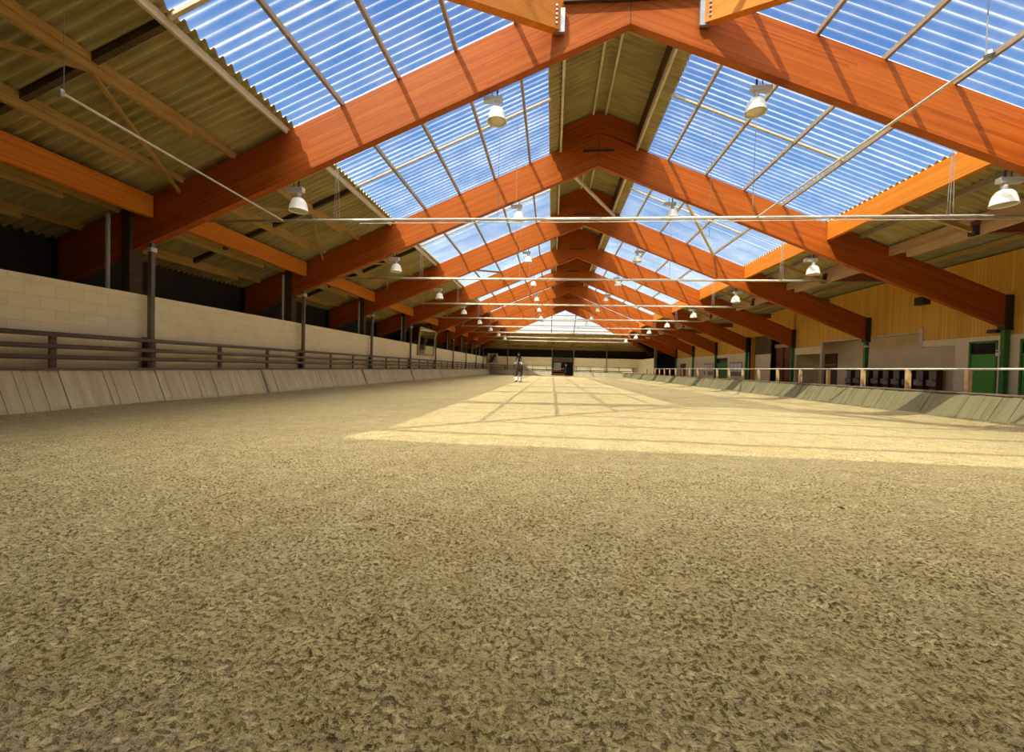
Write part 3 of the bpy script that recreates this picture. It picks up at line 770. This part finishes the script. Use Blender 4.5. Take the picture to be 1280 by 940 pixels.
# recess: sliding red-brown doors and grey panel
root = thing('sliding_door', 'red-brown plank sliding doors in the recess of the right wall', 'door', (15.9, 30.0, .38))
for j in range(3):
    MB().box(-.03, .03, -1.7+j*1.15, -.62+j*1.15, .0, 2.6).build('door_leaf', 'red_wood', root)
    MB().box(-.07, -.03, -1.66+j*1.15, -1.56+j*1.15, .0, 2.6).build('stile', 'dark_wood', root)
    MB().bar((-.05, -1.6+j*1.15, .2), (-.05, -.7+j*1.15, 1.9), .08, .03, (1, 0, 0)).build('cross_brace', 'red_wood', root)
MB().box(-.10, .06, -1.8, 1.8, 2.6, 2.85).build('track_beam', 'post_wood', root)
root = thing('grey_partition', 'grey panel partition beside the sliding doors', 'partition', (15.6, 33.0, .38))
MB().box(-.03, .03, -1.1, 1.1, 0, 2.2).build('panel', 'alcove_plaster', root); MB().box(-.05, .05, -1.15, 1.15, 2.2, 4.7).build('upper_planks', 'dark_planks', root)
# notice boards
for j, (a, b, z0, z1, nf, tx) in enumerate(((35.3, 37.5, 1.25, 1.95, 3, 'white notices on a board right of the dark green double door'), (41.4, 43.6, 1.25, 1.92, 3, 'white notices on a board left of the dark green double door'))):
    root = thing('notice_board', tx, 'notice board', (XW-.05, a, 0), 'notice boards on the right wall')
    MB().box(-.01, .02, -.05, b-a+.05, z0-.35, z1+.10).build('backboard', 'seat_grey', root)
    for q in range(nf):
        s0 = q*(b-a)/nf
        MB().box(-.018, -.01, s0+.06, s0+(b-a)/nf-.06, z0, z1).build('notice', 'paper_white', root)

# row of tip-up seats in the alcove
st = thing('tip_up_seat', 'x', 'seat', (16.2, 19.6, .38), 'tip-up seats in the alcove')
MB().add(*(lambda b: (b.v, b.f))(MB().box(.12, .2, -.25, .25, .36, 1.06))).build('backrest', 'seat_grey', st, bevel=.02)
MB().box(.0, .06, -.23, .23, .40, .66).build('seat_pan', 'seat_grey', st, bevel=.02)
MB().box(-.02, .22, -.32, -.28, .0, 1.05).build('side_panel', 'seat_frame_brown', st)
MB().box(-.16, .22, -.325, -.275, .62, .66).build('armrest', 'seat_frame_brown', st, bevel=.01)
MB().box(.1, .22, -.31, .31, 1.05, 1.12).build('top_rail', 'seat_frame_brown', st)
MB().box(.1, .16, -.31, .31, .28, .36).build('lower_rail', 'seat_frame_brown', st)
MB().box(-.08, .0, -.3, .3, .02, .10).build('foot_rail', 'seat_frame_brown', st)
ns_ = 9
for i in range(ns_):
    q = st if i == 0 else copy_tree(st)
    q.location[1] = 19.72 + i*.64
    q['label'] = 'grey tip-up seat in dark frame, %s in the alcove row from the green door' % NOR[i]

# ------------------------------------------------------------------ mirrors
root = thing('wall_mirror', 'large tilted framed mirror above the left railing', 'mirror', (-9.78, 32.0, 1.85), 'riding mirrors')
root.rotation_euler[1] = math.radians(4)
MB().box(-.01, .01, -1.95, 1.95, .05, 2.0).build('mirror_glass', 'mirror', root)
fm = MB(); fm.box(-.05, .05, -2.05, -1.92, 0, 2.1); fm.box(-.05, .05, 1.92, 2.05, 0, 2.1); fm.box(-.05, .05, -2.05, 2.05, 0, .12); fm.box(-.05, .05, -2.05, 2.05, 1.98, 2.1)
fm.build('mirror_frame', 'post_wood', root)
root = thing('wall_mirror', 'small tilted mirror in the far left corner', 'mirror', (-8.85, 62.55, 1.75), 'riding mirrors')
root.rotation_euler[0] = math.radians(8)
MB().box(-.7, .7, -.01, .01, .05, 1.4).build('mirror_glass', 'mirror', root)
fm = MB(); fm.box(-.78, -.68, -.04, .04, 0, 1.45); fm.box(.6, .78, -.04, .04, 0, 1.45); fm.box(-.78, .78, -.04, .04, 0, .08); fm.box(-.78, .78, -.04, .04, 1.38, 1.46)
fm.build('mirror_frame', 'pale_board', root)

# ------------------------------------------------------------------ lamps
def make_lamp():
    root = thing('dome_lamp', 'x', 'lamp', (0, 0, 0), 'white dome lamps under the roof frames')
    prof = [(.035, .30), (.06, .29), (.12, .26), (.165, .20), (.195, .10), (.21, 0.0), (.222, -.01), (.222, -.02), (.205, -.012), (.185, .09), (.155, .185), (.11, .245), (.0, .27)]
    MB().lathe(prof, (0, 0, 0), 28).build('dome', 'lamp_enamel', root, smooth=True)
    MB().lathe([(0, -.004), (.10, -.008), (.19, 0.0), (.19, .004), (.10, .0), (0, .004)], (0, 0, 0), 24).build('lens', 'lamp_inside', root, smooth=True)
    MB().lathe([(0, .28), (.055, .28), (.055, .40), (.03, .43), (0, .43)], (0, 0, 0), 16).build('socket', 'ballast', root, smooth=True)
    MB().box(-.30, .12, -.07, .07, .42, .53).build('ballast_box', 'ballast', root, bevel=.01)
    b = MB(); b.bar((0, 0, .53), (0, 0, .68), .03, .03); b.bar((-.12, 0, .53), (-.12, 0, .66), .015, .015); b.build('bracket', 'dark_steel', root)
    return root
lamp0 = make_lamp()
LX = [(-6.05, 'leftmost of its four'), (-1.38, 'second from the left'), (4.15, 'third from the left'), (9.0, 'rightmost of its four')]
first = True
for i in range(NF):
    for j, (x, tx) in enumerate(LX):
        q = lamp0 if first else copy_tree(lamp0); first = False
        zt = zlow(abs(x-XC))
        q.location = (x, YF[i] + (0.16 if j != 1 else 0.12), zt-.66)
        q.scale = (1.0 if x < XC else -1.0, 1, 1) if False else (1, 1, 1)
        if x > XC and i % 2 == 0: q.rotation_euler[2] = math.pi
        q['label'] = 'white dome lamp under the %s roof frame, %s' % (ORD[i], tx)

# ------------------------------------------------------------------ sprinkler pipes hung across the hall
for i in range(NF):
    y = YF[i] + 1.16 + 0.8*min(i, 3); z = 4.79
    x0, x1 = (-9.5, 15.0) if i == 0 else (-9.4, 10.6)
    root = thing('sprinkler_line', 'thin pale sprinkler pipes hung across the hall just beyond the %s roof frame' % ORD[i], 'pipe', (0, y, z), 'sprinkler pipe lines')
    MB().tube([(x0, 0, 0), (x1, 0, -.02)], .030, 8).build('pipe', 'pipe_white', root, smooth=True)
    MB().tube([(x0, .12, .07), (x1, .12, .05)], .016, 6).build('conduit', 'pipe_white', root)
    if i == 0: MB().tube([(-5.0, -.05, -.10), (13.0, -.05, -.10)], .010, 6).build('cable', 'pipe_white', root)
    for x in (-5.65, -1.45, 4.6, 8.85):
        zt = zup(abs(x-XC)) - z - .02
        for q in ((-.06, 0, .08) if x in (-5.65, 8.85) else (0,)):
            MB().tube([(x+q, 0, 0), (x+q*.3, -.02, zt)], .007 if i else .006, 5).build('hanger', 'cable', root)
    if i == 0:
        for x in (-7.1, 4.7):
            MB().tube([(x, 0, 0), (x+.15, -5.1, 0)], .020, 8).build('branch_pipe', 'pipe_white', root)
            MB().tube([(x+.15, -5.1, 0), (x+.15, -5.1, zup(abs(x-XC)+.0)-z)], .006, 5).build('hanger', 'cable', root)
            MB().lathe([(0, .05), (.045, .04), (.05, 0), (.03, -.05), (0, -.06)], (x+.15, -5.14, 0), 10).build('sprinkler_head', 'galvanised', root)
        MB().tube([(-9.5, 0, 0), (-9.75, -.8, 0), (-10.4, -4.6, .0)], .018, 6).build('supply_pipe', 'pipe_white', root)
# droplets clamps on the first pipes omitted; suspension cables dropping from the roof lights
for j, (x, y, z0, tx) in enumerate(((-1.2, 12.6, 4.9, 'left of the ridge'), (4.3, 12.4, 4.9, 'right of the ridge'))):
    o = MB().tube([(x, y, z0), (x, y, zroof(abs(x-XC))-.1)], .006, 5).build('hanging_cable', 'cable')
    tag(o, 'thin dark cable hanging from the near roof light, ' + tx, 'cable', 'hanging cables')
# ------------------------------------------------------------------ people and horse
def skin(name, verts, edges, radii, m, parent, root=0, levels=2, scale=1.0):
    """a continuous body grown around a joint skeleton"""
    me = bpy.data.meshes.new(name); me.from_pydata([tuple(v) for v in verts], edges, []); me.update()
    o = bpy.data.objects.new(name, me); COL.objects.link(o)
    sk = o.modifiers.new('skin', 'SKIN'); sk.use_smooth_shade = True
    if not me.skin_vertices:
        bpy.context.view_layer.objects.active = o
    for i, r in enumerate(radii):
        sv = me.skin_vertices[0].data[i]; rr = r if isinstance(r, tuple) else (r, r)
        sv.radius = rr; sv.use_root = (i == root)
    ss = o.modifiers.new('sub', 'SUBSURF'); ss.levels = levels; ss.render_levels = levels
    me.materials.append(MATS[m])
    if parent is not None: o.parent = parent
    return o
def chain(V, E, R, pts, start=None):
    prev = start
    for p_, r in pts:
        V.append(p_); R.append(r); i = len(V)-1
        if prev is not None: E.append((prev, i))
        prev = i
    return prev
def hand_parts(V, E, R, wrist, d, side, inw):
    """palm with four fingers and a thumb; d = pointing direction of the fingers"""
    d = Vector(d).normalized(); inw = Vector(inw).normalized(); nrm = d.cross(inw)
    w0 = Vector(V[wrist])
    V.append(w0 + d*.05); R.append((.030, .016)); palm = len(V)-1; E.append((wrist, palm))
    for k, (o_, L) in enumerate(((-.027, .060), (-.009, .072), (.009, .068), (.027, .052))):
        b = w0 + d*.085 + inw*o_
        chain(V, E, R, [(b, .010), (b + d*L*.55 + nrm*.012*side, .009), (b + d*L*.9 + nrm*.035*side, .008)], palm)
    b = w0 + d*.035 - inw*.035
    chain(V, E, R, [(b, .011), (b + d*.035 - inw*.02, .010), (b + d*.06 - inw*.02 + nrm*.01*side, .008)], palm)

def build_head(parent, c, helmet=True, face=-1, z_tilt=0):
    c = Vector(c)
    mb = MB(); n = 20; m_ = 14; vs = []; fs = []
    for j in range(m_+1):
        th = math.pi*j/m_
        for i in range(n):
            ph = 2*math.pi*i/n
            x = math.sin(th)*math.cos(ph); y = math.sin(th)*math.sin(ph); z = math.cos(th)
            w_ = .078*(1-.22*max(0, -z)); dpt = .098*(1-.12*max(0, -z))
            vs.append(c + Vector((x*w_, y*dpt - (.012 if y < 0 and z < -.2 else 0), z*.118)))
    for j in range(m_):
        for i in range(n): fs.append((j*n+i, j*n+(i+1)%n, (j+1)*n+(i+1)%n, (j+1)*n+i))
    mb.add(vs, fs)
    h = mb.build('head', 'skin', parent, smooth=True)
    MB().add([c+Vector((0, -.118, -.015)), c+Vector((-.016, -.09, -.025)), c+Vector((.016, -.09, -.025)), c+Vector((0, -.092, .03))], [(0,1,2),(0,2,3),(0,3,1),(1,3,2)]).build('nose', 'skin', h)
    for s in (-1, 1):
        MB().lathe([(0, -.010), (.011, -.004), (.011, .004), (0, .010)], c+Vector((s*.030, -.090, .012)), 8).build('eye', 'black_cloth', h)
        MB().lathe([(0, -.03), (.014, -.015), (.016, .01), (0, .03)], c+Vector((s*.080, .0, -.005)), 8).build('ear', 'skin', h)
    MB().box(c.x-.025, c.x+.025, c.y-.098, c.y-.085, c.z-.062, c.z-.054).build('mouth', 'red_plastic', h)
    if helmet:
        MB().lathe([(.101, 0), (.105, .02), (.100, .06), (.082, .10), (.045, .125), (0, .132)], c+Vector((0, .008, .02)), 20).build('helmet', 'black_cloth', h, smooth=True)
        MB().box(c.x-.06, c.x+.06, c.y-.15, c.y-.07, c.z+.025, c.z+.038).build('helmet_peak', 'black_cloth', h, bevel=.005)
    else:
        MB().lathe([(.085, -.03), (.093, .02), (.090, .06), (.072, .10), (.04, .122), (0, .128)], c+Vector((0, .014, .01)), 20).build('hair', 'seat_frame_brown', h, smooth=True)
    return h

# horse facing the camera (front towards -y), walking
HX, HY = -2.62, 33.0
HS = 0.96
horse = thing('horse', 'dark brown horse with white lower legs walking towards the camera, carrying a rider', 'horse', (HX, HY, 0.0))
V = []; E = []; R = []
# trunk from hip to chest
chain(V, E, R, [((0, .95, 1.22), (.26, .27)), ((0, .55, 1.24), (.28, .31)), ((0, .1, 1.20), (.29, .33)), ((0, -.3, 1.19), (.27, .33)), ((0, -.62, 1.20), (.22, .28))])
neck = chain(V, E, R, [((0, -.80, 1.38), (.13, .20)), ((0, -.98, 1.58), (.10, .15)), ((0, -1.12, 1.72), (.085, .12))], 4)
head = chain(V, E, R, [((0, -1.24, 1.72), (.085, .115)), ((0, -1.36, 1.55), (.065, .095)), ((0, -1.45, 1.37), (.055, .07)), ((0, -1.48, 1.29), (.05, .055))], neck)
for s, fy in ((-1, .0), (1, -.14)):      # front legs: elbow, knee, fetlock, hoof
    chain(V, E, R, [((s*.17, -.52, .98), (.105, .13)), ((s*.18, -.54+fy*.4, .76), (.075, .09)), ((s*.18, -.56+fy, .50), (.052, .058)), ((s*.18, -.54+fy, .30), .034), ((s*.18, -.54+fy, .14), .044), ((s*.18, -.58+fy, .05), .048)], 4)
for s, fy in ((-1, -.10), (1, .12)):     # hind legs: stifle, hock, fetlock
    chain(V, E, R, [((s*.17, .86, .98), (.15, .20)), ((s*.18, .74+fy*.5, .80), (.10, .13)), ((s*.18, 1.04+fy, .52), (.055, .07)), ((s*.18, .98+fy, .30), .038), ((s*.18, .95+fy, .14), .046), ((s*.18, .91+fy, .05), .05)], 0)
body = skin('body', V, E, R, 'horse_coat', horse, root=2)
horse.scale = (HS, HS, HS)
for s in (-1, 1):
    MB().lathe([(.035, 0), (.04, .04), (.022, .11), (0, .15)], (s*.065, -1.13, 1.82), 10).build('ear', 'horse_coat', horse, smooth=True)
mb = MB()
for j in range(9):
    t_ = j/8; a = Vector((0, -.68-.45*t_, 1.56+.28*t_)); mb.tube([a, a+Vector((.05, .03, -.07)), a+Vector((.09, .02, -.20))], [.03, .028, .01], 6)
mb.build('mane', 'black_cloth', horse, smooth=True)
MB().tube([(0, 1.18, 1.30), (0, 1.32, 1.10), (0, 1.34, .80), (0, 1.30, .50)], [.04, .065, .07, .02], 10).build('tail', 'black_cloth', horse, smooth=True)
for s, fy in ((-1, .0), (1, -.14)):
    MB().tube([(s*.18, -.54+fy, .42), (s*.18, -.54+fy, .28), (s*.18, -.545+fy, .13), (s*.18, -.57+fy, .09)], [.058, .048, .054, .056], 12).build('leg_wrap', 'sock_white', horse, smooth=True)
    MB().lathe([(.066, 0), (.05, .08)], (s*.18, -.60+fy, .0), 12).build('hoof', 'hoof', horse)
for s, fy in ((-1, -.10), (1, .12)):
    MB().tube([(s*.18, .99+fy, .42), (s*.18, .975+fy, .28), (s*.18, .95+fy, .13), (s*.18, .925+fy, .09)], [.064, .052, .058, .058], 12).build('leg_wrap', 'sock_white', horse, smooth=True)
    MB().lathe([(.066, 0), (.05, .08)], (s*.18, .90+fy, .0), 12).build('hoof', 'hoof', horse)
mb = MB(); mb.tube([(-.075, -1.20, 1.76), (-.07, -1.34, 1.50), (0, -1.42, 1.46), (.07, -1.34, 1.50), (.075, -1.20, 1.76)], .008, 6); mb.tube([(-.07, -1.42, 1.36), (-.10, -.9, 1.50), (-.09, -.48, 1.62)], .006, 5); mb.tube([(.07, -1.42, 1.36), (.10, -.9, 1.50), (.09, -.48, 1.62)], .006, 5)
mb.build('bridle', 'leather', horse)
MB().box(-.22, .22, -.28, .30, 1.47, 1.56).build('saddle', 'leather', horse, bevel=.04)
# rider
rider = thing('person', 'rider in black top, helmet and pale breeches sitting on the horse', 'person', (HX, HY, 1.50*HS)); rider.scale = (HS, HS, HS)
V = []; E = []; R = []
chain(V, E, R, [((0, .08, .10), (.15, .12)), ((0, .06, .26), (.125, .095)), ((0, .04, .42), (.14, .10)), ((0, .04, .53), (.12, .085)), ((0, .03, .62), .052)])
for s in (-1, 1):
    w_ = chain(V, E, R, [((s*.17, .04, .52), .058), ((s*.22, .0, .30), .044), ((s*.12, -.24, .20), .034), ((s*.085, -.36, .19), .026)], 3)
    hand_parts(V, E, R, w_, (0, -1, -.2), s, (0, 0, 1))
    chain(V, E, R, [((s*.15, .02, .06), .095), ((s*.27, -.28, -.06), .075), ((s*.30, -.18, -.34), .055), ((s*.29, -.12, -.50), .042), ((s*.29, -.24, -.54), .036)], 0)
skin('body', V, E, R, 'black_cloth', rider, root=0)
for s in (-1, 1):
    MB().tube([(s*.10, .04, .05), (s*.20, -.12, .02), (s*.272, -.29, -.06), (s*.295, -.25, -.16)], [.115, .105, .088, .066], 12).build('breeches', 'breeches', rider, smooth=True)
build_head(rider, (0, .01, .76))
# standing person by the far gate
pr = thing('person', 'person in long dark clothes standing at the far gate', 'person', (2.0, 61.6, 0.06), rz=0.15)
V = []; E = []; R = []
chain(V, E, R, [((0, 0, .92), (.15, .11)), ((0, 0, 1.10), (.135, .10)), ((0, 0, 1.30), (.15, .105)), ((0, 0, 1.42), (.13, .09)), ((0, 0, 1.52), .052)])
for s in (-1, 1):
    w_ = chain(V, E, R, [((s*.18, 0, 1.41), .06), ((s*.22, .02, 1.14), .046), ((s*.20, -.06, .92), .036), ((s*.19, -.09, .85), .026)], 3)
    hand_parts(V, E, R, w_, (0, -.25, -1), s, (0, 1, 0))
    chain(V, E, R, [((s*.09, 0, .82), .095), ((s*.10, -.01, .48), .062), ((s*.10, .02, .12), .042), ((s*.10, -.10, .05), .04)], 0)
skin('body', V, E, R, 'black_cloth', pr, root=0)
build_head(pr, (0, -.01, 1.63), helmet=False)
MB().lathe([(.30, .45), (.27, .70), (.20, .98), (.19, 1.2), (.17, 1.4), (.06, 1.5), (.05, 1.5), (.15, 1.38), (.17, 1.2), (.18, .98), (.25, .70), (.28, .45)], (0, 0, 0), 20).build('long_coat', 'black_cloth', pr, smooth=True)

# a dark clod lying on the sand
def clod(x, y, r, label):
    mb = MB(); vs = []; fs = []; n = 10
    for j in range(6):
        for i in range(n):
            th = math.pi*j/5; ph = 2*math.pi*i/n; q = r*(.75+.5*random.random())
            vs.append((math.sin(th)*math.cos(ph)*q, math.sin(th)*math.sin(ph)*q, math.cos(th)*q*.7))
    for j in range(5):
        for i in range(n): fs.append((j*n+i, j*n+(i+1)%n, (j+1)*n+(i+1)%n, (j+1)*n+i))
    o = mb.add(vs, fs).build('dirt_clod', 'dung', smooth=True); o.location = (x, y, sand_z(x, y)+r*.3); tag(o, label, 'clod')
clod(2.42, 3.72, .022, 'small dark clod on the sand, right of the middle')
